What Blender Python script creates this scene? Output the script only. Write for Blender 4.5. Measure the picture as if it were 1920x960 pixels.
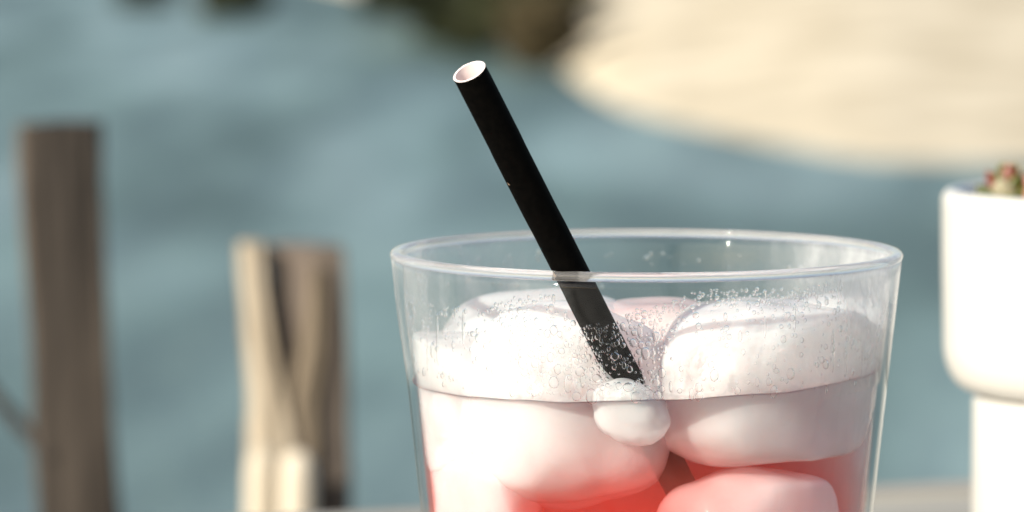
import bpy, bmesh, math, random
from mathutils import Vector, Matrix, noise

R = math.radians
random.seed(7)
scene = bpy.context.scene
for o in list(bpy.data.objects):
    bpy.data.objects.remove(o)

# ------------------------------------------------------------------ camera
RIM_Z = 0.094
CAM = Vector((0.0, -0.7475, RIM_Z + 0.0660))
PITCH, YAW, ROLL = R(-5.14), R(1.80), R(0.0)
FPX = 8025.0                                   # focal length in photo pixels (1920 wide)
cam_data = bpy.data.cameras.new('camera')
cam = bpy.data.objects.new('camera', cam_data)
scene.collection.objects.link(cam)
cam.location = CAM
rot = (Matrix.Rotation(YAW, 3, 'Z') @ Matrix.Rotation(R(90) + PITCH, 3, 'X') @ Matrix.Rotation(ROLL, 3, 'Z'))
cam.rotation_euler = rot.to_euler()
cam_data.sensor_width = 36.0
cam_data.lens = 36.0 * FPX / 1920.0
cam_data.clip_start = 0.01
cam_data.clip_end = 20000
cam_data.dof.use_dof = True
cam_data.dof.focus_distance = 0.709
cam_data.dof.aperture_fstop = 20.0
scene.camera = cam

# ------------------------------------------------------------------ sky and sun
SUN_AZ = math.atan2(-0.68, -0.73)              # towards the sun, from +Y towards +X
SUN_EL = R(27)
world = bpy.data.worlds.new('World')
scene.world = world
world.use_nodes = True
wn = world.node_tree
sky = wn.nodes.new('ShaderNodeTexSky')
sky.sky_type = 'NISHITA'
sky.sun_disc = False
sky.sun_elevation = SUN_EL
sky.sun_rotation = SUN_AZ
wn.links.new(sky.outputs[0], wn.nodes['Background'].inputs[0])
wn.nodes['Background'].inputs[1].default_value = 0.09
sun_data = bpy.data.lights.new('sun', 'SUN')
sun_data.energy = 5.0
sun_data.angle = R(0.5)
sun_data.color = (1.0, 0.93, 0.80)
sun = bpy.data.objects.new('sun', sun_data)
scene.collection.objects.link(sun)
to_sun = Vector((math.sin(SUN_AZ) * math.cos(SUN_EL), math.cos(SUN_AZ) * math.cos(SUN_EL), math.sin(SUN_EL)))
sun.rotation_euler = to_sun.to_track_quat('Z', 'Y').to_euler()
sun.location = to_sun * 30

# ------------------------------------------------------------------ render look
scene.view_settings.view_transform = 'Standard'
scene.view_settings.look = 'None'
scene.view_settings.gamma = 1.0
scene.view_settings.exposure = 0.56
scene.view_settings.use_curve_mapping = False
scene.render.engine = 'CYCLES'
cy = scene.cycles
cy.max_bounces = 20
cy.transmission_bounces = 16
cy.transparent_max_bounces = 40
cy.glossy_bounces = 8
cy.diffuse_bounces = 6
cy.volume_bounces = 5
cy.volume_max_steps = 64
cy.volume_step_rate = 1.0
cy.sample_clamp_indirect = 6
cy.use_denoising = True

# ------------------------------------------------------------------ helpers
C = scene.collection


def ray(px, py):
    return (rot @ Vector(((px - 960) / FPX, (480 - py) / FPX, -1.0))).normalized()


def at_z(px, py, z):
    d = ray(px, py)
    return CAM + d * ((z - CAM.z) / d.z)


def at_y(px, py, y):
    d = ray(px, py)
    return CAM + d * ((y - CAM.y) / d.y)


def tag(o, label=None, cat=None, group=None, kind=None):
    for k, v in (('label', label), ('category', cat), ('group', group), ('kind', kind)):
        if v:
            o[k] = v
    return o


def empty(name, loc=(0, 0, 0), rz=0.0):
    o = bpy.data.objects.new(name, None)
    o.empty_display_size = 0.02
    o.location = loc
    o.rotation_euler = (0, 0, rz)
    C.objects.link(o)
    return o


def mesh_obj(name, verts, faces, mats, parent=None, smooth=True, mat_idx=None):
    me = bpy.data.meshes.new(name)
    me.from_pydata([tuple(v) for v in verts], [], faces)
    me.update()
    if not isinstance(mats, (list, tuple)):
        mats = [mats]
    for m in mats:
        me.materials.append(m)
    if smooth:
        me.polygons.foreach_set('use_smooth', [True] * len(me.polygons))
    if mat_idx:
        me.polygons.foreach_set('material_index', mat_idx)
    o = bpy.data.objects.new(name, me)
    C.objects.link(o)
    if parent:
        o.parent = parent
    return o


def bm_obj(name, bm, mats, parent=None, smooth=True):
    me = bpy.data.meshes.new(name)
    bmesh.ops.recalc_face_normals(bm, faces=bm.faces)
    bm.to_mesh(me)
    bm.free()
    for m in (mats if isinstance(mats, (list, tuple)) else [mats]):
        me.materials.append(m)
    if smooth:
        me.polygons.foreach_set('use_smooth', [True] * len(me.polygons))
    o = bpy.data.objects.new(name, me)
    C.objects.link(o)
    if parent:
        o.parent = parent
    return o


def lathe(profile, n, rfun=None, closed=False):
    """profile: list of (r, z); rfun(r, z, theta, k) may reshape the radius."""
    verts, faces = [], []
    m = len(profile)
    for k, (r, z) in enumerate(profile):
        for j in range(n):
            t = 2 * math.pi * j / n
            rr = rfun(r, z, t, k) if rfun else r
            verts.append((rr * math.cos(t), rr * math.sin(t), z))
    for k in range(m if closed else m - 1):
        for j in range(n):
            a, b = k * n + j, k * n + (j + 1) % n
            k2 = (k + 1) % m
            faces.append((a, b, k2 * n + (j + 1) % n, k2 * n + j))
    return verts, faces


# ------------------------------------------------------------------ materials
def new_mat(name):
    m = bpy.data.materials.new(name)
    m.use_nodes = True
    nt = m.node_tree
    nt.nodes.clear()
    out = nt.nodes.new('ShaderNodeOutputMaterial')
    return m, nt, out


def N(nt, typ, **kw):
    n = nt.nodes.new(typ)
    for k, v in kw.items():
        if k.startswith('i_'):
            n.inputs[k[2:].replace('_', ' ')].default_value = v
        else:
            setattr(n, k, v)
    return n


def noise_tex(nt, scale, detail=4, rough=0.55, coord='Object', mscale=(1, 1, 1), mrot=(0, 0, 0), dist=0.0):
    tc = N(nt, 'ShaderNodeTexCoord')
    mp = N(nt, 'ShaderNodeMapping')
    mp.inputs['Scale'].default_value = mscale
    mp.inputs['Rotation'].default_value = mrot
    nz = N(nt, 'ShaderNodeTexNoise')
    nz.inputs['Scale'].default_value = scale
    nz.inputs['Detail'].default_value = detail
    nz.inputs['Roughness'].default_value = rough
    nz.inputs['Distortion'].default_value = dist
    nt.links.new(tc.outputs[coord], mp.inputs[0])
    nt.links.new(mp.outputs[0], nz.inputs['Vector'])
    return nz


def ramp(nt, src, stops):
    r = N(nt, 'ShaderNodeValToRGB')
    el = r.color_ramp.elements
    el[0].position, el[0].color = stops[0][0], (*stops[0][1], 1)
    el[1].position, el[1].color = stops[-1][0], (*stops[-1][1], 1)
    for p, c in stops[1:-1]:
        e = el.new(p)
        e.color = (*c, 1)
    nt.links.new(src, r.inputs[0])
    return r


def principled(nt, out, rough=0.6, **kw):
    p = N(nt, 'ShaderNodeBsdfPrincipled')
    p.inputs['Roughness'].default_value = rough
    for k, v in kw.items():
        p.inputs[k].default_value = v
    nt.links.new(p.outputs[0], out.inputs[0])
    return p


def bump(nt, p, src, strength, dist):
    b = N(nt, 'ShaderNodeBump')
    b.inputs['Strength'].default_value = strength
    b.inputs['Distance'].default_value = dist
    nt.links.new(src, b.inputs['Height'])
    nt.links.new(b.outputs[0], p.inputs['Normal'])
    return b


def noisy_mat(name, c1, c2, scale, rough=0.7, mscale=(1, 1, 1), detail=5, bstr=0.0, bdist=0.001, lo=0.3, hi=0.7, **kw):
    m, nt, out = new_mat(name)
    p = principled(nt, out, rough, **kw)
    nz = noise_tex(nt, scale, detail, mscale=mscale)
    r = ramp(nt, nz.outputs['Fac'], [(lo, c1), (hi, c2)])
    nt.links.new(r.outputs[0], p.inputs['Base Color'])
    if bstr:
        bump(nt, p, nz.outputs['Fac'], bstr, bdist)
    return m


def clear_fresnel(nt, ior):
    """Reflectance of a thin clear sheet, the same from both of its sides."""
    g = N(nt, 'ShaderNodeNewGeometry')
    mx = N(nt, 'ShaderNodeMix')
    mx.data_type = 'FLOAT'
    nt.links.new(g.outputs['Backfacing'], mx.inputs[0])
    mx.inputs[2].default_value = ior
    mx.inputs[3].default_value = 1.0 / ior
    f = N(nt, 'ShaderNodeFresnel')
    nt.links.new(mx.outputs[0], f.inputs['IOR'])
    return f


def wall_glass():
    m, nt, out = new_mat('clear_tumbler_glass')
    tr = N(nt, 'ShaderNodeBsdfTransparent')
    tr.inputs[0].default_value = (0.985, 0.99, 0.988, 1)
    gl = N(nt, 'ShaderNodeBsdfGlossy')
    gl.inputs['Roughness'].default_value = 0.03
    f = clear_fresnel(nt, 1.36)
    mix = N(nt, 'ShaderNodeMixShader')
    nt.links.new(f.outputs[0], mix.inputs[0])
    nt.links.new(tr.outputs[0], mix.inputs[1])
    nt.links.new(gl.outputs[0], mix.inputs[2])
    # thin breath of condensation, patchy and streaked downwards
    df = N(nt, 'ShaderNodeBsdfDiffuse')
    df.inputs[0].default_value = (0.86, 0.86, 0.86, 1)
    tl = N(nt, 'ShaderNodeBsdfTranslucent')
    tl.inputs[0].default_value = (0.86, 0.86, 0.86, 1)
    fog_gleam = N(nt, 'ShaderNodeMixShader')
    fog_gleam.inputs[0].default_value = 0.5
    nt.links.new(df.outputs[0], fog_gleam.inputs[1])
    nt.links.new(tl.outputs[0], fog_gleam.inputs[2])
    nz = noise_tex(nt, 70, 6, 0.65, mscale=(1, 1, 0.4))
    r = ramp(nt, nz.outputs['Fac'], [(0.40, (0.01,) * 3), (0.55, (0.06,) * 3), (0.72, (0.22,) * 3)])
    tc = N(nt, 'ShaderNodeTexCoord')
    sp = N(nt, 'ShaderNodeSeparateXYZ')
    nt.links.new(tc.outputs['Object'], sp.inputs[0])
    zr = N(nt, 'ShaderNodeMapRange')
    zr.inputs['From Min'].default_value = 0.0705
    zr.inputs['From Max'].default_value = 0.0745
    nt.links.new(sp.outputs['Z'], zr.inputs['Value'])
    # more mist towards the two sides of the glass than in front
    ab = N(nt, 'ShaderNodeMath', operation='ABSOLUTE')
    nt.links.new(sp.outputs['X'], ab.inputs[0])
    xr = N(nt, 'ShaderNodeMapRange')
    xr.inputs['From Min'].default_value = 0.012
    xr.inputs['From Max'].default_value = 0.040
    xr.inputs['To Min'].default_value = 0.10
    xr.inputs['To Max'].default_value = 3.4
    nt.links.new(ab.outputs[0], xr.inputs['Value'])
    mu = N(nt, 'ShaderNodeMath', operation='MULTIPLY')
    nt.links.new(r.outputs[0], mu.inputs[0])
    nt.links.new(zr.outputs[0], mu.inputs[1])
    mv = N(nt, 'ShaderNodeMath', operation='MULTIPLY')
    nt.links.new(mu.outputs[0], mv.inputs[0])
    nt.links.new(xr.outputs[0], mv.inputs[1])
    # sun gleam painted as a pale patch under the rim on one side
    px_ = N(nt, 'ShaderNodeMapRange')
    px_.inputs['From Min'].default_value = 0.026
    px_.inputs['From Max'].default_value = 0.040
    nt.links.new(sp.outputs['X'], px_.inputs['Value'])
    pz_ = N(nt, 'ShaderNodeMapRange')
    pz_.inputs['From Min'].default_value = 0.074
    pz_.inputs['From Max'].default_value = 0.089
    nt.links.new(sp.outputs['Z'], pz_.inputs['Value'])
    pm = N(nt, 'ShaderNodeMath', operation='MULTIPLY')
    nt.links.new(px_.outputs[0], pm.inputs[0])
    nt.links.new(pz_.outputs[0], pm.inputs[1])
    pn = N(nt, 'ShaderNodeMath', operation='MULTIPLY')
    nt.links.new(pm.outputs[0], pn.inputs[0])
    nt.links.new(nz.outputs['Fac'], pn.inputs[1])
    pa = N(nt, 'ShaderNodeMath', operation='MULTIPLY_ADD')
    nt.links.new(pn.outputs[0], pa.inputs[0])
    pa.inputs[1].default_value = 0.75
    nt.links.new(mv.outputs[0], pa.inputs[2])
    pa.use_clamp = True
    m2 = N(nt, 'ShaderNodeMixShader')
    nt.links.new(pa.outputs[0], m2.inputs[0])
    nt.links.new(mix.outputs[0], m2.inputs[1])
    nt.links.new(fog_gleam.outputs[0], m2.inputs[2])
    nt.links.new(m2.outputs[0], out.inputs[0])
    return m


def contact_glass():
    # glass wetted by the drink: hardly any reflection between the two
    m, nt, out = new_mat('wetted_glass')
    tr = N(nt, 'ShaderNodeBsdfTransparent')
    tr.inputs[0].default_value = (0.985, 0.985, 0.985, 1)
    nt.links.new(tr.outputs[0], out.inputs[0])
    return m


def solid_glass(name, ior, rough=0.0, color=(1, 1, 1), clear=0.0, mist=0.0):
    m, nt, out = new_mat(name)
    g = N(nt, 'ShaderNodeBsdfGlass')
    g.inputs['IOR'].default_value = ior
    g.inputs['Roughness'].default_value = rough
    g.inputs['Color'].default_value = (*color, 1)
    if mist > 0:
        d = N(nt, 'ShaderNodeBsdfTranslucent')
        d.inputs[0].default_value = (0.9, 0.88, 0.87, 1)
        e = N(nt, 'ShaderNodeBsdfDiffuse')
        e.inputs[0].default_value = (0.9, 0.88, 0.87, 1)
        de = N(nt, 'ShaderNodeMixShader')
        nt.links.new(d.outputs[0], de.inputs[1])
        nt.links.new(e.outputs[0], de.inputs[2])
        mx = N(nt, 'ShaderNodeMixShader')
        mx.inputs[0].default_value = mist
        nt.links.new(g.outputs[0], mx.inputs[1])
        nt.links.new(de.outputs[0], mx.inputs[2])
        t = N(nt, 'ShaderNodeBsdfTransparent')
        my = N(nt, 'ShaderNodeMixShader')
        my.inputs[0].default_value = clear
        nt.links.new(mx.outputs[0], my.inputs[1])
        nt.links.new(t.outputs[0], my.inputs[2])
        nt.links.new(my.outputs[0], out.inputs[0])
    elif clear > 0:
        t = N(nt, 'ShaderNodeBsdfTransparent')
        mx = N(nt, 'ShaderNodeMixShader')
        mx.inputs[0].default_value = clear
        nt.links.new(g.outputs[0], mx.inputs[1])
        nt.links.new(t.outputs[0], mx.inputs[2])
        nt.links.new(mx.outputs[0], out.inputs[0])
    else:
        nt.links.new(g.outputs[0], out.inputs[0])
    return m


def drink_mat(name, top):
    m, nt, out = new_mat(name)
    tr = N(nt, 'ShaderNodeBsdfTransparent')
    if top:
        gl = N(nt, 'ShaderNodeBsdfGlossy')
        gl.inputs['Roughness'].default_value = 0.02
        f = clear_fresnel(nt, 1.2)
        mix = N(nt, 'ShaderNodeMixShader')
        nt.links.new(f.outputs[0], mix.inputs[0])
        nt.links.new(tr.outputs[0], mix.inputs[1])
        nt.links.new(gl.outputs[0], mix.inputs[2])
        nt.links.new(mix.outputs[0], out.inputs[0])
    else:
        nt.links.new(tr.outputs[0], out.inputs[0])
    va = N(nt, 'ShaderNodeVolumeAbsorption')
    va.inputs['Color'].default_value = (0.997, 0.10, 0.05, 1)
    va.inputs['Density'].default_value = 55.0
    # meltwater thins the drink at the top, syrup gathers below
    tc = N(nt, 'ShaderNodeTexCoord')
    sp = N(nt, 'ShaderNodeSeparateXYZ')
    nt.links.new(tc.outputs['Object'], sp.inputs[0])
    dz = N(nt, 'ShaderNodeMapRange')
    dz.interpolation_type = 'SMOOTHSTEP'
    dz.inputs['From Min'].default_value = 0.0690
    dz.inputs['From Max'].default_value = 0.0470
    dz.inputs['To Min'].default_value = 8.0
    dz.inputs['To Max'].default_value = 60.0
    nt.links.new(sp.outputs['Z'], dz.inputs['Value'])
    nt.links.new(dz.outputs[0], va.inputs['Density'])
    vsc = N(nt, 'ShaderNodeVolumeScatter')
    vsc.inputs['Color'].default_value = (1.0, 0.36, 0.27, 1)
    half = N(nt, 'ShaderNodeMath', operation='MULTIPLY')
    half.inputs[1].default_value = 0.5
    nt.links.new(dz.outputs[0], half.inputs[0])
    nt.links.new(half.outputs[0], vsc.inputs['Density'])
    vsc.inputs['Anisotropy'].default_value = 0.3
    add = N(nt, 'ShaderNodeAddShader')
    nt.links.new(va.outputs[0], add.inputs[0])
    nt.links.new(vsc.outputs[0], add.inputs[1])
    nt.links.new(add.outputs[0], out.inputs['Volume'])
    return m


def ice_mat(name, c1, c2):
    m, nt, out = new_mat(name)
    p = principled(nt, out, 0.14)
    p.inputs['Subsurface Weight'].default_value = 0.85
    p.inputs['Subsurface Radius'].default_value = (1.0, 0.8, 0.75)
    p.inputs['Subsurface Scale'].default_value = 0.009
    p.inputs['IOR'].default_value = 1.31
    p.inputs['Specular IOR Level'].default_value = 0.3
    nz = noise_tex(nt, 60, 4, 0.55)
    r = ramp(nt, nz.outputs['Fac'], [(0.32, c1), (0.7, c2)])
    nt.links.new(r.outputs[0], p.inputs['Base Color'])
    n2 = noise_tex(nt, 260, 4, 0.5, dist=0.6)
    bump(nt, p, n2.outputs['Fac'], 0.22, 0.0010)
    n3 = noise_tex(nt, 38, 2, 0.5, dist=0.4)
    rc_ = ramp(nt, n3.outputs['Fac'], [(0.32, (0.34,) * 3), (0.52, (0.47,) * 3), (0.70, (0.62,) * 3)])
    tr = N(nt, 'ShaderNodeBsdfTransparent')
    tr.inputs[0].default_value = (0.98, 0.97, 0.97, 1)
    mx = N(nt, 'ShaderNodeMixShader')
    nt.links.new(rc_.outputs[0], mx.inputs[0])
    nt.links.new(p.outputs[0], mx.inputs[1])
    nt.links.new(tr.outputs[0], mx.inputs[2])
    nt.links.new(mx.outputs[0], out.inputs[0])
    return m


M = {}
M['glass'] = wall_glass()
M['contact'] = contact_glass()
M['rim'] = solid_glass('rim_glass', 1.5, mist=0.22, clear=0.20)
M['drop'] = solid_glass('water_drops', 1.33, clear=0.52)
M['drink_side'] = drink_mat('red_drink_body', False)
M['drink_top'] = drink_mat('red_drink_surface', True)
M['ice'] = ice_mat('frosted_ice', (0.90, 0.875, 0.87), (0.96, 0.945, 0.935))
M['ice_pink'] = ice_mat('stained_ice', (0.88, 0.62, 0.60), (0.95, 0.80, 0.78))
M['straw_black'] = noisy_mat('black_straw_paper', (0.001, 0.001, 0.001), (0.003, 0.0026, 0.0022), 900, 0.7, bstr=0.08, bdist=0.0002,
                             **{'Specular IOR Level': 0.03})
M['straw_white'] = noisy_mat('white_straw_paper', (0.80, 0.70, 0.68), (0.86, 0.77, 0.75), 400, 0.8)
M['fray'] = noisy_mat('frayed_paper', (0.22, 0.15, 0.10), (0.40, 0.30, 0.22), 700, 0.9)
M['ceramic'] = noisy_mat('white_ceramic', (0.55, 0.535, 0.495), (0.60, 0.585, 0.545), 40, 0.28, lo=0.2, hi=0.8)
M['soil'] = noisy_mat('potting_soil', (0.02, 0.014, 0.01), (0.07, 0.05, 0.035), 500, 0.95, bstr=0.8, bdist=0.002)
M['leaf_green'] = noisy_mat('green_succulent', (0.045, 0.06, 0.006), (0.11, 0.12, 0.015), 60, 0.45)
M['leaf_red'] = noisy_mat('red_succulent', (0.12, 0.03, 0.015), (0.22, 0.065, 0.035), 60, 0.45)
M['leaf_pink'] = noisy_mat('pink_succulent', (0.42, 0.17, 0.14), (0.55, 0.30, 0.22), 60, 0.45)
M['leaf_pale'] = noisy_mat('pale_succulent', (0.30, 0.27, 0.17), (0.42, 0.38, 0.27), 60, 0.45)
WS = (1, 1, 0.06)
M['wood_dark'] = noisy_mat('dark_weathered_wood', (0.016, 0.012, 0.009), (0.085, 0.068, 0.053), 60, 0.85, WS, 5, 0.7, 0.002, 0.42, 0.60)
M['wood_shade'] = noisy_mat('brown_split_wood', (0.050, 0.040, 0.032), (0.19, 0.150, 0.12), 70, 0.85, WS, 6, 0.7, 0.002)
M['wood_pale'] = noisy_mat('bleached_wood', (0.19, 0.15, 0.10), (0.45, 0.385, 0.295), 110, 0.8, WS, 6, 0.6, 0.002)
M['wood_bleached'] = noisy_mat('sun_bleached_wood', (0.40, 0.34, 0.25), (0.68, 0.61, 0.50), 110, 0.8, WS, 6, 0.6, 0.002)
M['wood_tan'] = noisy_mat('tan_split_wood', (0.09, 0.07, 0.046), (0.23, 0.18, 0.125), 110, 0.8, WS, 6, 0.6, 0.002)
M['table'] = noisy_mat('grey_table_wood', (0.22, 0.20, 0.17), (0.42, 0.40, 0.35), 60, 0.75, (0.06, 1, 1), 6, 0.4, 0.001)
M['wire'] = noisy_mat('dark_twisted_cord', (0.012, 0.012, 0.012), (0.035, 0.03, 0.026), 800, 0.8)
M['sand'] = noisy_mat('dry_sand', (0.43, 0.355, 0.235), (0.69, 0.60, 0.445), 0.8, 0.95, detail=3, lo=0.30, hi=0.62)
M['bank'] = noisy_mat('sandy_bank', (0.25, 0.20, 0.14), (0.42, 0.35, 0.25), 1.5, 0.95, detail=8, bstr=0.4, bdist=0.03)
M['bark'] = noisy_mat('shrub_bark', (0.04, 0.03, 0.02), (0.09, 0.07, 0.05), 6, 0.9)


def leaf_mat(name, c1, c2):
    m, nt, out = new_mat(name)
    p = principled(nt, out, 0.6)
    nz = noise_tex(nt, 1.3, 3)
    r = ramp(nt, nz.outputs['Fac'], [(0.3, c1), (0.7, c2)])
    nt.links.new(r.outputs[0], p.inputs['Base Color'])
    return m


M['leaf_dark'] = leaf_mat('dark_shrub_leaves', (0.014, 0.018, 0.006), (0.040, 0.044, 0.014))
M['leaf_brown'] = leaf_mat('brown_shrub_leaves', (0.035, 0.026, 0.010), (0.085, 0.063, 0.024))
M['leaf_mid'] = leaf_mat('green_shrub_leaves', (0.07, 0.10, 0.02), (0.14, 0.17, 0.05))


def water_mat():
    m, nt, out = new_mat('rippled_water')
    p = principled(nt, out, 0.22)
    p.inputs['IOR'].default_value = 1.33
    # wind lanes: ruffled water and smoother lanes, lying aslant
    lanes = noise_tex(nt, 0.34, 2, 0.5, mscale=(1.0, 0.15, 1), mrot=(0, 0, R(12)), dist=0.6)
    col = ramp(nt, lanes.outputs['Fac'], [(0.38, (0.086, 0.132, 0.117)), (0.5, (0.146, 0.214, 0.200)), (0.60, (0.198, 0.278, 0.264))])
    fine = noise_tex(nt, 0.9, 3, 0.6, mscale=(1.0, 0.10, 1), mrot=(0, 0, R(8)))
    fr = ramp(nt, fine.outputs['Fac'], [(0.35, (0.72,) * 3), (0.65, (1.25,) * 3)])
    mm = N(nt, 'ShaderNodeMix')
    mm.data_type = 'RGBA'
    mm.blend_type = 'MULTIPLY'
    mm.inputs[0].default_value = 1.0
    nt.links.new(col.outputs[0], mm.inputs[6])
    nt.links.new(fr.outputs[0], mm.inputs[7])
    nt.links.new(mm.outputs[2], p.inputs['Base Color'])
    rr = ramp(nt, lanes.outputs['Fac'], [(0.36, (0.45,) * 3), (0.64, (0.3,) * 3)])
    nt.links.new(rr.outputs[0], p.inputs['Roughness'])
    wv = noise_tex(nt, 1.6, 5, 0.6, mscale=(1, 0.6, 1))
    bump(nt, p, wv.outputs['Fac'], 0.55, 0.25)
    return m


M['water'] = water_mat()

# ------------------------------------------------------------------ setting: water, far beach, near bank
WATER_Z = -2.5
me = mesh_obj('water', [(-3000, 2, WATER_Z), (3000, 2, WATER_Z), (3000, 6000, WATER_Z), (-3000, 6000, WATER_Z)],
              [(0, 1, 2, 3)], M['water'], smooth=False)
tag(me, kind='structure')

# shoreline of the far beach, as ground positions (x, y) in metres
shore_px = [(-900, -62), (-300, -60), (300, -55), (560, -40), (700, -6), (900, 66), (1000, 100), (1060, 134), (1086, 156), (1130, 186), (1182, 210),
            (1250, 229), (1335, 247), (1455, 273), (1550, 290), (1647, 301), (1838, 307), (2000, 307), (2300, 306), (2800, 304), (3600, 295)]
base = [at_z(x, y, WATER_Z) for x, y in shore_px]
shore = []
for a, b in zip(base[:-1], base[1:]):
    for k in range(6):
        shore.append(a.lerp(b, k / 6))
shore.append(base[-1])
rows = [(-0.03, -0.12), (0.0, -0.01), (0.02, 0.05), (0.06, 0.13), (0.15, 0.32), (0.35, 0.72), (0.7, 1.4), (1.3, 2.3), (3, 4.0), (9, 7), (40, 12)]
verts, faces = [], []
for (t, dz) in rows:
    for i, p in enumerate(shore):
        q = Vector((p.x, p.y - CAM.y, 0)) * (1 + t)
        jit = 0.35 * noise.noise(Vector((p.x * 0.35, p.y * 0.35, 3.0))) if t > -0.02 else 0
        h = dz + (0.05 * noise.noise(Vector((q.x * 0.12, q.y * 0.12, 1.0))) if t > 0.03 else 0)
        verts.append((q.x, q.y + CAM.y + jit, WATER_Z + h))
n = len(shore)
for r_ in range(len(rows) - 1):
    for i in range(n - 1):
        faces.append((r_ * n + i, r_ * n + i + 1, (r_ + 1) * n + i + 1, (r_ + 1) * n + i))
tag(mesh_obj('sand_beach', verts, faces, M['sand']), kind='structure')

GROUND_Z = -0.74
verts, faces = [], []
xs = [-40, -12, -5, -2.5, -1.2, 0, 1.2, 2.5, 5, 12, 40]
ys = [(-30, 0), (-6, 0), (-2, 0), (0, 0), (1.0, 0), (1.9, -0.02), (2.4, -0.25), (3.2, -0.75), (4.6, -1.5), (6.5, -2.2)]
for (y, dz) in ys:
    for x in xs:
        verts.append((x, y, GROUND_Z + dz + 0.02 * noise.noise(Vector((x, y, 0)))))
for j in range(len(ys) - 1):
    for i in range(len(xs) - 1):
        a = j * len(xs) + i
        faces.append((a, a + 1, a + 1 + len(xs), a + len(xs)))
tag(mesh_obj('ground', verts, faces, M['bank']), kind='structure')


# ------------------------------------------------------------------ shrubs on the far shore
def crown_mesh(name, rx, rz, count, leaf, seed, mat):
    rnd = random.Random(seed)
    lobes = []
    for _ in range(9):
        a = rnd.uniform(0, 6.283)
        rr = rnd.uniform(0.15, 0.62)
        lobes.append((Vector((rr * rx * math.cos(a), rr * rx * math.sin(a), rz * rnd.uniform(0.35, 1.45))), rnd.uniform(0.32, 0.6)))
    vs, fs = [], []
    for _ in range(count):
        c, s = rnd.choice(lobes)
        d = Vector((rnd.gauss(0, 1), rnd.gauss(0, 1), rnd.gauss(0, 1))).normalized() * (rnd.random() ** 0.35)
        p = c + Vector((d.x * rx * s, d.y * rx * s, d.z * rz * s))
        if p.z < 0.02:
            p.z = rnd.uniform(0.02, 0.3)
        u = Vector((rnd.gauss(0, 1), rnd.gauss(0, 1), rnd.gauss(0, 1))).normalized()
        v = u.orthogonal().normalized()
        l = leaf * rnd.uniform(0.6, 1.4)
        k = len(vs)
        vs += [p - u * l, p + v * l * 0.45, p + u * l, p - v * l * 0.45]
        fs.append((k, k + 1, k + 2, k + 3))
    me = bpy.data.meshes.new(name)
    me.from_pydata([tuple(v) for v in vs], [], fs)
    me.materials.append(mat)
    return me


def stem_mesh(name, h, r, seed):
    rnd = random.Random(seed)
    bm = bmesh.new()
    for s in range(4):
        a = rnd.uniform(0, 6.28)
        lean = rnd.uniform(0.15, 0.5)
        prev = None
        for k in range(6):
            t = k / 5
            c = Vector((math.cos(a) * lean * h * t ** 1.3, math.sin(a) * lean * h * t ** 1.3, h * t - 0.15))
            rr = r * (1 - 0.8 * t)
            ring = [bm.verts.new(c + Vector((rr * math.cos(q * 1.0472), rr * math.sin(q * 1.0472), 0))) for q in range(6)]
            if prev:
                for q in range(6):
                    bm.faces.new((prev[q], prev[(q + 1) % 6], ring[(q + 1) % 6], ring[q]))
            prev = ring
    me = bpy.data.meshes.new(name)
    bm.to_mesh(me)
    bm.free()
    me.materials.append(M['bark'])
    return me


def shrub(px, py, z, rx, rz, mat, seed, label, group='shrubs along the far shore'):
    p = at_z(px, py, z)
    root = empty('shrub', p, seed * 1.3)
    c = bpy.data.objects.new('crown', crown_mesh('crown', rx, rz, 5200, 0.20, seed, M[mat]))
    s = bpy.data.objects.new('trunk', stem_mesh('trunk', rz * 1.2, 0.07, seed))
    for o in (c, s):
        C.objects.link(o)
        o.parent = root
    tag(root, label, 'shrub', group)


shrub(1030, 122, -2.42, 0.6, 0.5, 'leaf_brown', 1, 'brownish shrub at the corner of the pale sand beach')
shrub(950, 96, -2.42, 1.4, 0.8, 'leaf_dark', 2, 'dark shrub on the far shore next to the brownish shrub')
shrub(880, 76, -2.42, 1.8, 0.95, 'leaf_dark', 3, 'dark green shrub in the middle of the shore thicket')
shrub(830, 56, -2.42, 1.9, 1.0, 'leaf_dark', 4, 'dark green shrub where the shore thicket thins out over the water')
shrub(775, 22, -2.42, 1.5, 1.0, 'leaf_dark', 5, 'outermost dark shrub of the shore thicket, farthest from the sand')
shrub(438, 34, -2.52, 0.65, 0.5, 'leaf_dark', 6, 'small dark bush standing in the far water, nearer the thicket', 'bushes standing in the water')
shrub(268, 12, -2.52, 0.55, 0.45, 'leaf_dark', 7, 'small dark bush standing in the far water, away from the thicket', 'bushes standing in the water')
shrub(1850, 2, -2.2, 1.1, 0.9, 'leaf_mid', 8, 'bright green shrub at the back of the sand beach')

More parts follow.
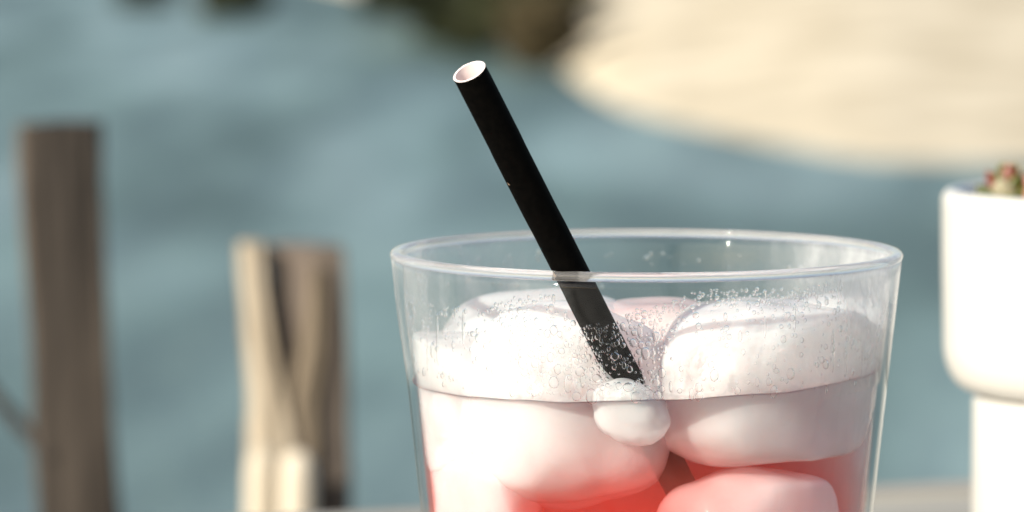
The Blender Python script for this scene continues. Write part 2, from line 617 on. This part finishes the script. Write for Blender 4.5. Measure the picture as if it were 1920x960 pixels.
# ------------------------------------------------------------------ wooden stakes behind the table
def stake_mesh(name, outline, top, bottom, bulge, seed, mat, parent, rings=46, topcut=0.0, taper=0.0):
    """outline: list of (x, y) round the cross-section; top/bottom: centre points of the axis."""
    top, bottom = Vector(top), Vector(bottom)
    L = (top - bottom).length
    vs, fs = [], []
    m = len(outline)
    for k in range(rings + 1):
        t = (k / rings)
        t = 1 - (1 - t) ** 1.6
        c = bottom.lerp(top, t)
        for j, (ox, oy) in enumerate(outline):
            z = c.z
            s = 1 + bulge * noise.noise(Vector((j * 0.9 + seed, z * 14.0, seed * 1.7))) + 0.4 * bulge * noise.noise(Vector((j * 2.1, z * 60, seed)))
            s *= 1 - taper * t
            dz = topcut * (ox / 0.02) * (t ** 8) + 0.0025 * noise.noise(Vector((j * 1.7, seed, 5))) * (t ** 8)
            vs.append((c.x + ox * s, c.y + oy * s, z + dz))
    for k in range(rings):
        for j in range(m):
            a, b = k * m + j, k * m + (j + 1) % m
            fs.append((a, b, b + m, a + m))
    ct = len(vs)
    vs.append((top.x, top.y, top.z + 0.001))
    for j in range(m):
        fs.append((rings * m + j, rings * m + (j + 1) % m, ct))
    o = mesh_obj(name, vs, fs, mat, parent, smooth=False)
    return o


def ground_pt(p, px_shift=0.0):
    return Vector((p.x + px_shift, p.y, GROUND_Z - 0.05))


SY = 1.0                                                    # the row of stakes
# tall dark stake
p = at_y(114, 230, SY)
q = ground_pt(p, 0.035)
o = stake_mesh('wooden_stake', [(-0.0162, -0.008), (-0.0142, -0.0130), (-0.006, -0.0095), (0.002, -0.0072), (0.009, -0.0042), (0.0148, -0.0012), (0.0148, 0.012), (0.004, 0.015), (-0.012, 0.010)],
               p, q, 0.13, 1.0, M['wood_dark'], None)
tag(o, 'tall narrow dark brown wooden stake with a squared-off top', 'stake', 'wooden stakes behind the table')

# split stake: dark slab behind, pale strip and tan splinter in front
root = empty('split_stake', (0, 0, 0))
p = at_y(580, 462, SY - 0.004)
o = stake_mesh('back_slab', [(-0.0165, -0.003), (-0.004, -0.006), (0.0060, -0.0070), (0.0135, -0.0058), (0.0150, -0.0035), (0.0118, 0.008), (-0.010, 0.011)],
               p, ground_pt(p, 0.012), 0.11, 4.0, M['wood_shade'], root, topcut=-0.001)
def split_piece(name, pts_, y0, depth, mat, seed, down=False):
    """a riven strip of wood through (px, py, half width in px) points at distance y0."""
    P_ = []
    for (px, py, hw) in pts_:
        c_ = at_y(px, py, y0)
        P_.append((c_, hw * (c_ - CAM).length / FPX))
    if down:
        P_.append((Vector((P_[-1][0].x + 0.006, y0 + 0.004, GROUND_Z - 0.05)), P_[-1][1]))
    vs, fs = [], []
    shape = ((-1, 0.1), (-0.75, -0.7), (-0.1, -1.0), (0.35, -0.8), (0.8, -0.85), (1, 0.0), (0.5, 0.9), (-0.6, 0.9))
    m_ = len(shape)
    rings = 0
    for (c0, w0), (c1, w1) in zip(P_[:-1], P_[1:]):
        nseg = 14
        for k in range(nseg):
            t = k / nseg
            c_, w = c0.lerp(c1, t), w0 + (w1 - w0) * t
            for j, (ox, oy) in enumerate(shape):
                q_ = 1 + 0.16 * noise.noise(Vector((j * 1.3 + seed, c_.z * 45, seed))) + 0.08 * noise.noise(Vector((j * 2.3, c_.z * 160, seed)))
                top_ = 0.0022 * noise.noise(Vector((j * 1.9, seed, 4))) if rings == 0 else 0
                vs.append((c_.x + ox * w * q_, c_.y + oy * depth * q_, c_.z + top_))
            rings += 1
    for k in range(rings - 1):
        for j in range(m_):
            a_, b_ = k * m_ + j, k * m_ + (j + 1) % m_
            fs.append((a_, a_ + m_, b_ + m_, b_))
    fs.append(tuple(range(m_)))
    fs.append(tuple((rings - 1) * m_ + m_ - 1 - j for j in range(m_)))
    return mesh_obj(name, vs, fs, mat, root, smooth=False)


split_piece('pale_strip', [(472, 454, 27), (474, 520, 28), (486, 620, 31), (500, 720, 38), (512, 850, 50)], SY - 0.014, 0.007, M['wood_pale'], 8.0, True)
split_piece('splinter', [(594, 500, 10), (594, 560, 18), (584, 660, 26), (566, 760, 34), (558, 880, 40)], SY - 0.0125, 0.004, M['wood_tan'], 3.0, True)
tag(root, 'broad split wooden stake with pale sunlit strip and dark V-shaped cleft', 'stake', 'wooden stakes behind the table')

# short pale stake standing before the split one
root = empty('short_stake', (0, 0, 0))
for (px, py, w, sd, nm) in ((492, 838, 0.0072, 11.0, 'rounded_lobe'), (556, 846, 0.0078, 14.0, 'rounded_lobe')):
    p = at_y(px, py, SY - 0.034)
    out_ = [(w * math.cos(a * 0.7854), w * 0.9 * math.sin(a * 0.7854)) for a in range(8)]
    vs, fs = [], []
    zs = [0.0, -0.0008, -0.002, -0.004, -0.007, -0.012, -0.02] + [-0.03 - 0.02 * i for i in range(36)]
    sc_ = [0.25, 0.5, 0.7, 0.85, 0.95, 1.0, 1.0] + [1.0] * 36
    for z, s in zip(zs, sc_):
        for j, (ox, oy) in enumerate(out_):
            s2 = s * (1 + 0.06 * noise.noise(Vector((j, z * 40, sd))))
            vs.append((p.x + ox * s2 + 0.006 * z, p.y + oy * s2, p.z + z))
    m = 8
    for k in range(len(zs) - 1):
        for j in range(m):
            a, b = k * m + j, k * m + (j + 1) % m
            fs.append((a, a + m, b + m, b))
    fs.append(tuple(range(m)))
    mesh_obj(nm, vs, fs, M['wood_bleached'], root)
tag(root, 'short pale wooden stake with two rounded lobes before the split stake', 'stake', 'wooden stakes behind the table')

# cord slung from the tall stake to a further stake beyond
a = at_y(96, 862, SY - 0.010)
b = at_y(-250, 395, SY + 0.02)
pts = [a.lerp(b, k / 20) + Vector((0, 0, -0.006 * math.sin(math.pi * k / 20))) for k in range(21)]
vs, fs = [], []
for k, c in enumerate(pts):
    d = (pts[min(k + 1, 20)] - pts[max(k - 1, 0)]).normalized()
    u = d.cross(Vector((0, 1, 0))).normalized()
    v = d.cross(u)
    for j in range(8):
        t = j * 0.7854 + k * 0.8
        rr = 0.0030 * (1 + 0.18 * math.cos(3 * (t - k * 0.8)))
        vs.append(c + u * rr * math.cos(t) + v * rr * math.sin(t))
for k in range(20):
    for j in range(8):
        x, y = k * 8 + j, k * 8 + (j + 1) % 8
        fs.append((x, y, y + 8, x + 8))
tag(mesh_obj('cord', vs, fs, M['wire']), 'dark thick cord running aslant to the tall dark stake', 'cord')

# ------------------------------------------------------------------ table of narrow slats
eA, eB = at_z(712, 953, 0.0), at_z(1740, 901, 0.0)
edge = (eB - eA).normalized()
inw = Vector((edge.y, -edge.x, 0))                          # from the far edge towards the camera
tz = math.atan2(edge.y, edge.x)
mid = eA.lerp(eB, 0.5)
table = empty('slatted_table', (mid.x, mid.y, GROUND_Z), tz)
tag(table, 'weathered grey slatted wooden table carrying the glass and the pot', 'table')


def box_mesh(sx, sy, sz, bevel):
    bm = bmesh.new()
    bmesh.ops.create_cube(bm, size=1)
    bmesh.ops.scale(bm, vec=(sx, sy, sz), verts=bm.verts)
    bmesh.ops.bevel(bm, geom=bm.edges[:], offset=bevel, segments=2, profile=0.6, affect='EDGES')
    return bm


H = -GROUND_Z
off = 0.0
widths = [0.021] + [0.058] * 13
first = {}
for i, w in enumerate(widths):
    bm = box_mesh(1.5, w, 0.022, 0.002)
    o = bm_obj('slat', bm, M['table'], table, smooth=False)
    o.location = (random.uniform(-0.003, 0.003), -(off + w / 2), H - 0.011 - (0.0012 * random.random() if i else 0))
    off += w + 0.006
for sx in (-0.68, 0.68):
    for sy in (-0.05, -0.78):
        o = bm_obj('leg', box_mesh(0.06, 0.06, H - 0.085, 0.003), M['table'], table, smooth=False)
        o.location = (sx, sy, (H - 0.085) / 2)
for sy in (-0.05, -0.78):
    o = bm_obj('rail', box_mesh(1.42, 0.03, 0.06, 0.002), M['table'], table, smooth=False)
    o.location = (0, sy, H - 0.054)

# ------------------------------------------------------------------ white planter with succulents
PY = 0.20
PC = at_y(2084, 480, PY)                                     # axis of the pot
pot = empty('planter', (PC.x, PC.y, 0.0))
tag(pot, 'white glazed ceramic plant pot on a narrower round foot', 'plant pot')
rim_z = at_y(1790, 366, PY - 0.02).z
kpx = (PC - CAM).length / FPX
Rp = 310 * kpx
Rf = 254 * kpx
zb = at_y(1820, 730, PY).z
zs_ = at_y(1765, 640, PY).z
prof = [(0.002, zb + 0.001), (Rf * 0.8, zb + 0.0005), (Rf, zb - 0.0002)]
for k in range(1, 12):
    a = k / 12 * math.pi / 2
    prof.append((Rf + (Rp - Rf) * math.sin(a) ** 0.9, zs_ - (zs_ - zb) * math.cos(a)))
prof += [(Rp, zs_ + 0.002), (Rp + 0.0004, (zs_ + rim_z) / 2), (Rp + 0.0006, rim_z - 0.004), (Rp + 0.0005, rim_z - 0.0018), (Rp - 0.0003, rim_z - 0.0005),
         (Rp - 0.0015, rim_z), (Rp - 0.0027, rim_z - 0.0006), (Rp - 0.0035, rim_z - 0.002), (Rp - 0.0036, rim_z - 0.01), (Rp - 0.0036, rim_z - 0.03), (0.002, rim_z - 0.031)]
vs, fs = lathe(prof, 96)
mesh_obj('bowl', vs, fs, M['ceramic'], pot)
prof = [(0.002, 0.0005), (Rf - 0.004, 0.0005), (Rf - 0.0012, 0.0012), (Rf, 0.004), (Rf, zb * 0.6), (Rf, zb - 0.0025), (Rf - 0.001, zb - 0.0008), (Rf - 0.003, zb - 0.0003)]
vs, fs = lathe(prof, 96)
mesh_obj('foot', vs, fs, M['ceramic'], pot)
vs, fs = lathe([(0.0, rim_z - 0.007), (0.01, rim_z - 0.0065), (0.02, rim_z - 0.0075), (Rp - 0.0037, rim_z - 0.0085)], 48,
               lambda r, z, t, k: r * (1 + 0.0 * t))
mesh_obj('soil', vs, fs, M['soil'], pot)


def fleshy_leaf(L, w, th):
    vs, fs = [], []
    n, m = 9, 8
    for k in range(n + 1):
        t = k / n
        wd = w * (math.sin(math.pi * min(1, 0.08 + 0.92 * t) ** 0.75) ** 0.7 if t < 1 else 0.0) + 0.02 * w
        for j in range(m):
            a = 2 * math.pi * j / m
            vs.append((L * t, wd * math.cos(a), th * (wd / w) * math.sin(a) + 0.25 * L * t * t))
    for k in range(n):
        for j in range(m):
            a, b = k * m + j, k * m + (j + 1) % m
            fs.append((a, b, b + m, a + m))
    fs.append(tuple(range(m))[::-1])
    fs.append(tuple(n * m + j for j in range(m)))
    me = bpy.data.meshes.new('leaf')
    me.from_pydata(vs, [], fs)
    me.polygons.foreach_set('use_smooth', [True] * len(fs))
    return me


leaf_meshes = {}
for k in ('leaf_green', 'leaf_red', 'leaf_pink', 'leaf_pale'):
    me = fleshy_leaf(0.0105, 0.0046, 0.0028)
    me.materials.append(M[k])
    leaf_meshes[k] = me


def rosette(loc, size, kinds, seed, label):
    rnd = random.Random(seed)
    root = empty('succulent', loc)
    tag(root, label, 'succulent', 'succulents in the white pot')
    vs, fs = lathe([(0.0022 * size, -0.006), (0.0018 * size, 0.0), (0.0012 * size, 0.006 * size), (0.0003, 0.008 * size)], 10)
    mesh_obj('stem', vs, fs, M['bark'], root)
    for i in range(18):
        o = bpy.data.objects.new('leaf', leaf_meshes[kinds[i % len(kinds)]])
        C.objects.link(o)
        o.parent = root
        f = i / 17
        az = i * 2.399 + rnd.uniform(-0.2, 0.2)
        o.location = (0, 0, 0.001 + 0.006 * f * size)
        o.rotation_euler = (0, -(0.1 + 1.0 * f), az)
        s = size * (1.05 - 0.5 * f) * rnd.uniform(0.9, 1.1)
        o.scale = (s, s, s)


sz = rim_z - 0.0060
for (px, pyy, dy, size, kinds, seed, label) in (
        (1892, 366, -0.004, 0.92, ('leaf_green', 'leaf_pale', 'leaf_green', 'leaf_red', 'leaf_green', 'leaf_green'), 3, 'small green and rust red succulent rosette by the pot rim'),
        (2005, 366, -0.010, 1.25, ('leaf_red', 'leaf_pink', 'leaf_pink'), 5, 'pink and red succulent rosette beside the small green one')):
    p = at_y(px, pyy, PY + dy)
    rosette((p.x, p.y, sz), size, kinds, seed, label)

# ------------------------------------------------------------------ the tumbler
R_TOP, SLOPE = 0.0448, 0.104


def r_out(z):
    return R_TOP - SLOPE * (RIM_Z - z) - 0.0012 * (max(0.0, (z - 0.080) / 0.014) ** 2) * 0.0


def smooth(a, b, x):
    t = max(0.0, min(1.0, (x - a) / (b - a)))
    return t * t * (3 - 2 * t)


FACET0 = R(-90 + 6.5)                                        # one facet edge just right of the front


def facet(r, z, t):
    w = 2 * math.pi / 9
    u = ((t - FACET0) % w) - w / 2                          # 0 in the middle of a facet
    poly = math.cos(w / 2) / math.cos(u)                    # 1 at the edges
    s = (1 - smooth(0.068, 0.086, z)) * smooth(0.0, 0.006, z)
    return r * (1 + (poly - 1) * 0.25 * s)


glass = empty('tumbler', (0, 0, 0))
tag(glass, 'clear faceted drinking glass beaded with condensation inside, filled with iced drink', 'drinking glass')
zs = [0.0926 - 0.0926 * k / 60 for k in range(61)]
outer = [(r_out(z), z) for z in zs]
outer[-1] = (r_out(0) - 0.0012, 0.0006)
WALL = 0.0013
inner = []
for k in range(60):
    z = 0.008 + (0.0926 - 0.008) * k / 59
    inner.append((r_out(z) - WALL - 0.0006 * smooth(0.080, 0.0926, z), z))
prof = outer + [(0.012, 0.0008), (0.0004, 0.0012)]
profi = [(0.0004, 0.0075), (0.02, 0.0075)] + inner
prof_all = prof + profi
NTH = 216
vs, fs = lathe(prof_all, NTH, lambda r, z, t, k: facet(r, z, t) if r > 0.025 else r, closed=True)
widx = [1 if (f[0] // NTH) >= len(prof) and vs[f[2]][2] < RIM_Z - 0.0219 else 0 for f in fs]
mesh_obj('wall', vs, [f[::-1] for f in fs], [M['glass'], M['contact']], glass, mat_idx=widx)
# rounded rim bead of solid glass
rb = []
rc, zc, ra, rzz = R_TOP - 0.0011, RIM_Z - 0.00085, 0.00115, 0.00085
for k in range(20):
    a = 2 * math.pi * k / 20
    ca, sa = math.cos(a), math.sin(a)
    rb.append((rc + ra * math.copysign(abs(ca) ** 0.8, ca), zc + rzz * math.copysign(abs(sa) ** 0.9, sa)))
vs, fs = lathe(rb, 288, closed=True)
mesh_obj('rim', vs, [f[::-1] for f in fs] if False else fs, M['rim'], glass)

# ------------------------------------------------------------------ the drink
LIQ_Z = RIM_Z - 0.0219


def r_liq(z):
    return r_out(z) - WALL - 0.00006


lp, li = [], []
lp.append((0.0004, 0.0082))
lp.append((r_liq(0.0082) - 0.001, 0.0082))
for k in range(40):
    z = 0.0085 + (LIQ_Z + 0.0003 - 0.0085) * k / 39
    lp.append((r_liq(z), z))
nside = len(lp) - 1
for d, dz in ((0.00015, 0.0002), (0.0004, 0.0001), (0.0008, 0.00005), (0.0014, 0.00002), (0.0025, 0.0), (0.010, 0.0), (0.025, 0.0), (0.039, 0.0)):
    lp.append((max(0.0004, r_liq(LIQ_Z) - d), LIQ_Z + dz))
vs, fs = lathe(lp, NTH, lambda r, z, t, k: facet(r + WALL, z, t) - WALL if 1 <= k <= nside else r)
vs = [(x, y, z + (0.034 * x + 0.0005 * noise.noise(Vector((x * 110, y * 110, 2.0))) if z > LIQ_Z - 0.004 else 0.0)) for (x, y, z) in vs]
idx = [0 if (f[0] // NTH) < nside else 1 for f in fs]
fs.append(tuple(range(NTH))[::-1])
idx.append(0)
fs.append(tuple((len(lp) - 1) * NTH + j for j in range(NTH)))
idx.append(1)
o = mesh_obj('iced_drink', vs, fs, [M['drink_side'], M['drink_top']], None, mat_idx=idx)
tag(o, 'pinkish red iced drink filling the tumbler below its waterline', 'drink')


# ------------------------------------------------------------------ ice lumps
def ice(loc, rad, seed, mat, label, e=0.8, rz=0.0, tilt=(0, 0), lumps=0.10, sub=5):
    bm = bmesh.new()
    bmesh.ops.create_icosphere(bm, subdivisions=sub, radius=1)
    rm = Matrix.Rotation(rz, 3, 'Z') @ Matrix.Rotation(tilt[0], 3, 'X') @ Matrix.Rotation(tilt[1], 3, 'Y')
    for v in bm.verts:
        c = v.co.normalized()
        p = Vector([math.copysign(abs(x) ** e, x) for x in c])
        nn = noise.noise(p * 1.3 + Vector((seed, 0, 0))) * lumps + noise.noise(p * 3.1 + Vector((0, seed, 0))) * lumps * 0.3
        p *= 1 + nn
        p = rm @ Vector((p.x * rad[0], p.y * rad[1], p.z * rad[2]))
        q = p + Vector(loc)
        # melted against the inside of the glass
        zq = max(q.z, 0.009)
        rmax = facet(r_out(zq), zq, math.atan2(q.y, q.x)) - WALL - 0.00045
        rr = math.hypot(q.x, q.y)
        if rr > rmax - 0.0015:
            k = (rmax - 0.0015 * math.exp(-(rr - rmax + 0.0015) / 0.0015)) / rr
            q.x *= k
            q.y *= k
        q.z = max(q.z, 0.009)
        v.co = q - Vector(loc)
    o = bm_obj('ice_lump', bm, M[mat])
    o.location = loc
    tag(o, label, 'ice', 'ice lumps in the drink')
    return o


def ic(px, py, y):
    return at_y(px, py, y)


ice(ic(1062, 762, -0.0172), (0.0190, 0.0172, 0.0174), 1.0, 'ice', 'largest white ice lump standing before the straw foot, rounded below', 0.80, tilt=(-0.30, 0.06))
ice(ic(852, 750, -0.0090), (0.0138, 0.0180, 0.0116), 5.0, 'ice', 'frosted ice lump poking out of the drink beside the largest lump', 0.74, lumps=0.12)
ice(ic(1454, 716, -0.0175), (0.0212, 0.0185, 0.0138), 9.0, 'ice', 'wide white ice lump at the waterline on the other side of the straw', 0.66)
ice(ic(1420, 986, -0.0235), (0.0165, 0.0110, 0.0098), 13.0, 'ice', 'ice lump sunk under the wide white lump', 0.88)
ice(ic(908, 945, -0.0150), (0.0104, 0.0150, 0.0125), 17.0, 'ice', 'sunken ice lump below the largest one, close to the glass side', 0.78)
ice(ic(1182, 772, -0.0350), (0.0066, 0.0056, 0.0050), 21.0, 'ice', 'small rounded white ice chip floating at the straw, against the glass', 0.86, rz=0.3, tilt=(0.1, 0.30), lumps=0.13)
ice(ic(1225, 672, 0.008), (0.0165, 0.0150, 0.0105), 25.0, 'ice_pink', 'pink stained ice lump behind the straw, above the waterline', 0.80)
ice(ic(1550, 664, 0.006), (0.0180, 0.0170, 0.0108), 29.0, 'ice', 'white ice lump rising behind the wide one', 0.74)
ice(ic(1020, 660, 0.010), (0.0190, 0.0160, 0.0105), 37.0, 'ice', 'white ice lump rising behind the largest one', 0.76)
ice(ic(1160, 930, 0.004), (0.0170, 0.0120, 0.0150), 33.0, 'ice', 'deep ice lump showing red behind the straw foot', 0.82)
ice(ic(1555, 910, 0.002), (0.0140, 0.0130, 0.0150), 41.0, 'ice', 'deep ice lump showing red behind the wide white lump', 0.78)
ice(ic(900, 890, 0.012), (0.0140, 0.0120, 0.0160), 45.0, 'ice', 'deep ice lump showing red beside the sunken one', 0.78)
ice(ic(1230, 1120, -0.008), (0.0280, 0.0220, 0.0110), 49.0, 'ice', 'bottom ice lump lying deep in the red drink', 0.85)

# ------------------------------------------------------------------ black straw
right, up, back = rot @ Vector((1, 0, 0)), rot @ Vector((0, 1, 0)), rot @ Vector((0, 0, 1))
sd = (right * -0.40 + up * 0.775 + back * 0.487).normalized()
anchor = at_y(1070, 508, -0.0388)
tip = anchor + sd * ((at_y(876, 137, -0.06) - anchor).length)
# choose the tip so that it lies on the line of sight of the photo's tip, along the straw's own axis
best = min((abs(((anchor + sd * (0.03 + 0.0002 * k)) - CAM).normalized().dot(ray(876, 137)) - 1), k) for k in range(200))
tip = anchor + sd * (0.03 + 0.0002 * best[1])
foot = anchor - sd * ((anchor.z - 0.013) / sd.z)
straw = empty('straw', foot)
tag(straw, 'black paper straw with white lining leaning on the rim of the glass', 'straw')
u = sd.cross(Vector((0, 0, 1))).normalized()
v = sd.cross(u).normalized()
RS, RSI = 0.00282, 0.00248


def tube(name, ra, rb_, l0, l1, mat, wall_end=True, seam=0.0):
    vs, fs = [], []
    n, m = 60, 40
    for k in range(n + 1):
        s = l0 + (l1 - l0) * k / n
        for j in range(m):
            a = 2 * math.pi * j / m
            # spiral seam of the wound paper
            ph = (a - s / 0.030 * 2 * math.pi) % (2 * math.pi)
            r = ra + seam * (1 if ph < 2.9 else 0)
            vs.append(sd * s + u * r * math.cos(a) + v * r * math.sin(a))
    for k in range(n):
        for j in range(m):
            a, b = k * m + j, k * m + (j + 1) % m
            fs.append((a, b, b + m, a + m))
    return mesh_obj(name, vs, fs, mat, straw)


LT = (tip - foot).length
tube('outer_paper', RS, None, 0, LT, M['straw_black'], seam=0.00006)
tube('lining', RSI, None, 0, LT, M['straw_white'])
vs, fs = [], []
for j in range(40):
    a = 2 * math.pi * j / 40
    w = 0.00012 * noise.noise(Vector((j * 0.8, 0, 0)))
    for (r, dl) in ((RSI - 0.00002, 0.0), ((RS + RSI) / 2, 0.00012 + w), (RS + 0.00002, 0.0)):
        vs.append(sd * (LT + dl) + u * r * math.cos(a) + v * r * math.sin(a))
for j in range(40):
    for k in range(2):
        a, b = j * 3 + k, ((j + 1) % 40) * 3 + k
        fs.append((a, a + 1, b + 1, b))
mesh_obj('cut_edge', vs, fs, M['straw_white'], straw)
for (px, py, ln) in ((945, 333, 0.0007), (1031, 497, 0.0010)):
    # small frayed spots on the paper's left side
    d0 = (anchor - foot).length + (0.0205 if py < 400 else 0.0012)
    side = (-right * 0.8 + back * 0.6)
    side = (side - sd * side.dot(sd)).normalized()
    c = sd * d0 + side * (RS + 0.00005)
    t2 = sd.cross(side)
    vs = [c - sd * ln * 0.4 - t2 * ln * 0.3, c + t2 * ln * 0.35, c + sd * ln + t2 * ln * 0.2 + side * ln * 0.35, c + sd * ln * 0.3 - t2 * ln * 0.4,
          c + side * ln * 0.25]
    mesh_obj('fray', vs, [(0, 1, 4), (1, 2, 4), (2, 3, 4), (3, 0, 4)], M['fray'], straw, smooth=False)

# ------------------------------------------------------------------ condensation drops on the inside of the glass
rnd = random.Random(42)
ico = bmesh.new()
bmesh.ops.create_icosphere(ico, subdivisions=2, radius=1)
ico.verts.ensure_lookup_table()
IV = [v_.co.copy() for v_ in ico.verts]
IF = [tuple(x.index for x in f.verts) for f in ico.faces]
ico.free()


def upper(deg):
    """how far below the rim (0 rim .. 1 waterline) the drops begin, by angle from the front."""
    pts_ = [(-90, 0.25), (-55, 0.3), (-40, 0.28), (-30, 0.14), (-22, 0.12), (-17, 0.34), (-8, 0.36), (-3, 0.24), (5, 0.18), (12, 0.06), (25, 0.07), (38, 0.10), (50, 0.05), (90, 0.03)]
    for (a0, f0), (a1, f1) in zip(pts_[:-1], pts_[1:]):
        if a0 <= deg <= a1:
            return f0 + (f1 - f0) * (deg - a0) / (a1 - a0)
    return 0.2


placed = []
grid = {}
vs, fs = [], []


def add_drop(th, z, r, el):
    R0 = facet(r_out(z) - WALL - 0.0006 * smooth(0.080, 0.0926, z), z, th)
    nrm = Vector((-math.cos(th), -math.sin(th), 0))
    tan = Vector((-math.sin(th), math.cos(th), 0))
    c = Vector((R0 * math.cos(th), R0 * math.sin(th), z)) + nrm * (r * 0.22)
    k0 = len(vs)
    ph = rnd.uniform(0, 10)
    for q in IV:
        w = 1 + 0.16 * noise.noise(q * 1.4 + Vector((ph, 0, 0)))
        vs.append(c + tan * (q.x * r * w) + Vector((0, 0, 1)) * (q.y * r * el * w) + nrm * (q.z * r * 0.42))
    for f in IF:
        fs.append(tuple(k0 + i for i in f))


tries = 0
while tries < 60000 and len(placed) < 1350:
    tries += 1
    front = rnd.random() < 0.88
    deg = rnd.uniform(-84, 84) if front else rnd.uniform(96, 264)
    f = rnd.uniform(0.03, 0.99)
    if front:
        up_ = upper(deg)
        if f < up_:
            continue
        band = max(0.0, 1 - (f - up_) / 0.30)
        wet = 1.0 if -33 < deg < 4 else 0.08
        dens = max(band * (1.0 if deg > -36 else 0.3), wet * (0.85 if f > 0.25 else 0.4))
        dens *= 0.35 + 1.6 * max(0.0, noise.noise(Vector((deg * 0.13, f * 6, 0))) + 0.25)
        if rnd.random() > dens:
            continue
        r = 0.00021 + 0.00095 * rnd.random() ** 2.6 * (0.22 + (0.95 if -30 < deg < 4 else 0.6) * min(1.0, f - up_ + 0.1))
    else:
        if rnd.random() > 0.12 or f < 0.12:
            continue
        r = 0.00018 + 0.0004 * rnd.random() ** 2
    th = R(-90 + deg)
    z = RIM_Z - 0.0018 - f * 0.0198
    x_, z_ = th * 0.043, z
    key = (int(x_ / 0.0014), int(z_ / 0.0014))
    ok = True
    for a in (-1, 0, 1):
        for b in (-1, 0, 1):
            for (xx, zz, r2) in grid.get((key[0] + a, key[1] + b), ()):
                if (xx - x_) ** 2 + (zz - z_) ** 2 < (0.86 * (r + r2)) ** 2:
                    ok = False
    if not ok:
        continue
    grid.setdefault(key, []).append((x_, z_, r))
    placed.append(1)
    add_drop(th, z, r, rnd.uniform(0.85, 1.4) if rnd.random() > 0.06 else rnd.uniform(1.8, 3.2))
for deg, f0, f1 in ((49, 0.45, 0.85), (62, 0.35, 0.95), (55, 0.62, 0.9), (-47, 0.3, 0.62), (-58, 0.35, 0.8), (-64, 0.5, 0.9), (-25, 0.55, 0.8),
                    (28, 0.3, 0.5), (36, 0.22, 0.46), (70, 0.3, 0.7), (-72, 0.25, 0.6), (2, 0.3, 0.55)):
    # drops that have run down the glass
    r = rnd.uniform(0.00026, 0.00042)
    L_ = (f1 - f0) * 0.0198 / 2
    add_drop(R(-90 + deg), RIM_Z - 0.0018 - (f0 + f1) / 2 * 0.0198, r, L_ / r)
o = mesh_obj('condensation_drops', vs, fs, M['drop'], glass)
tag(o, kind='stuff')
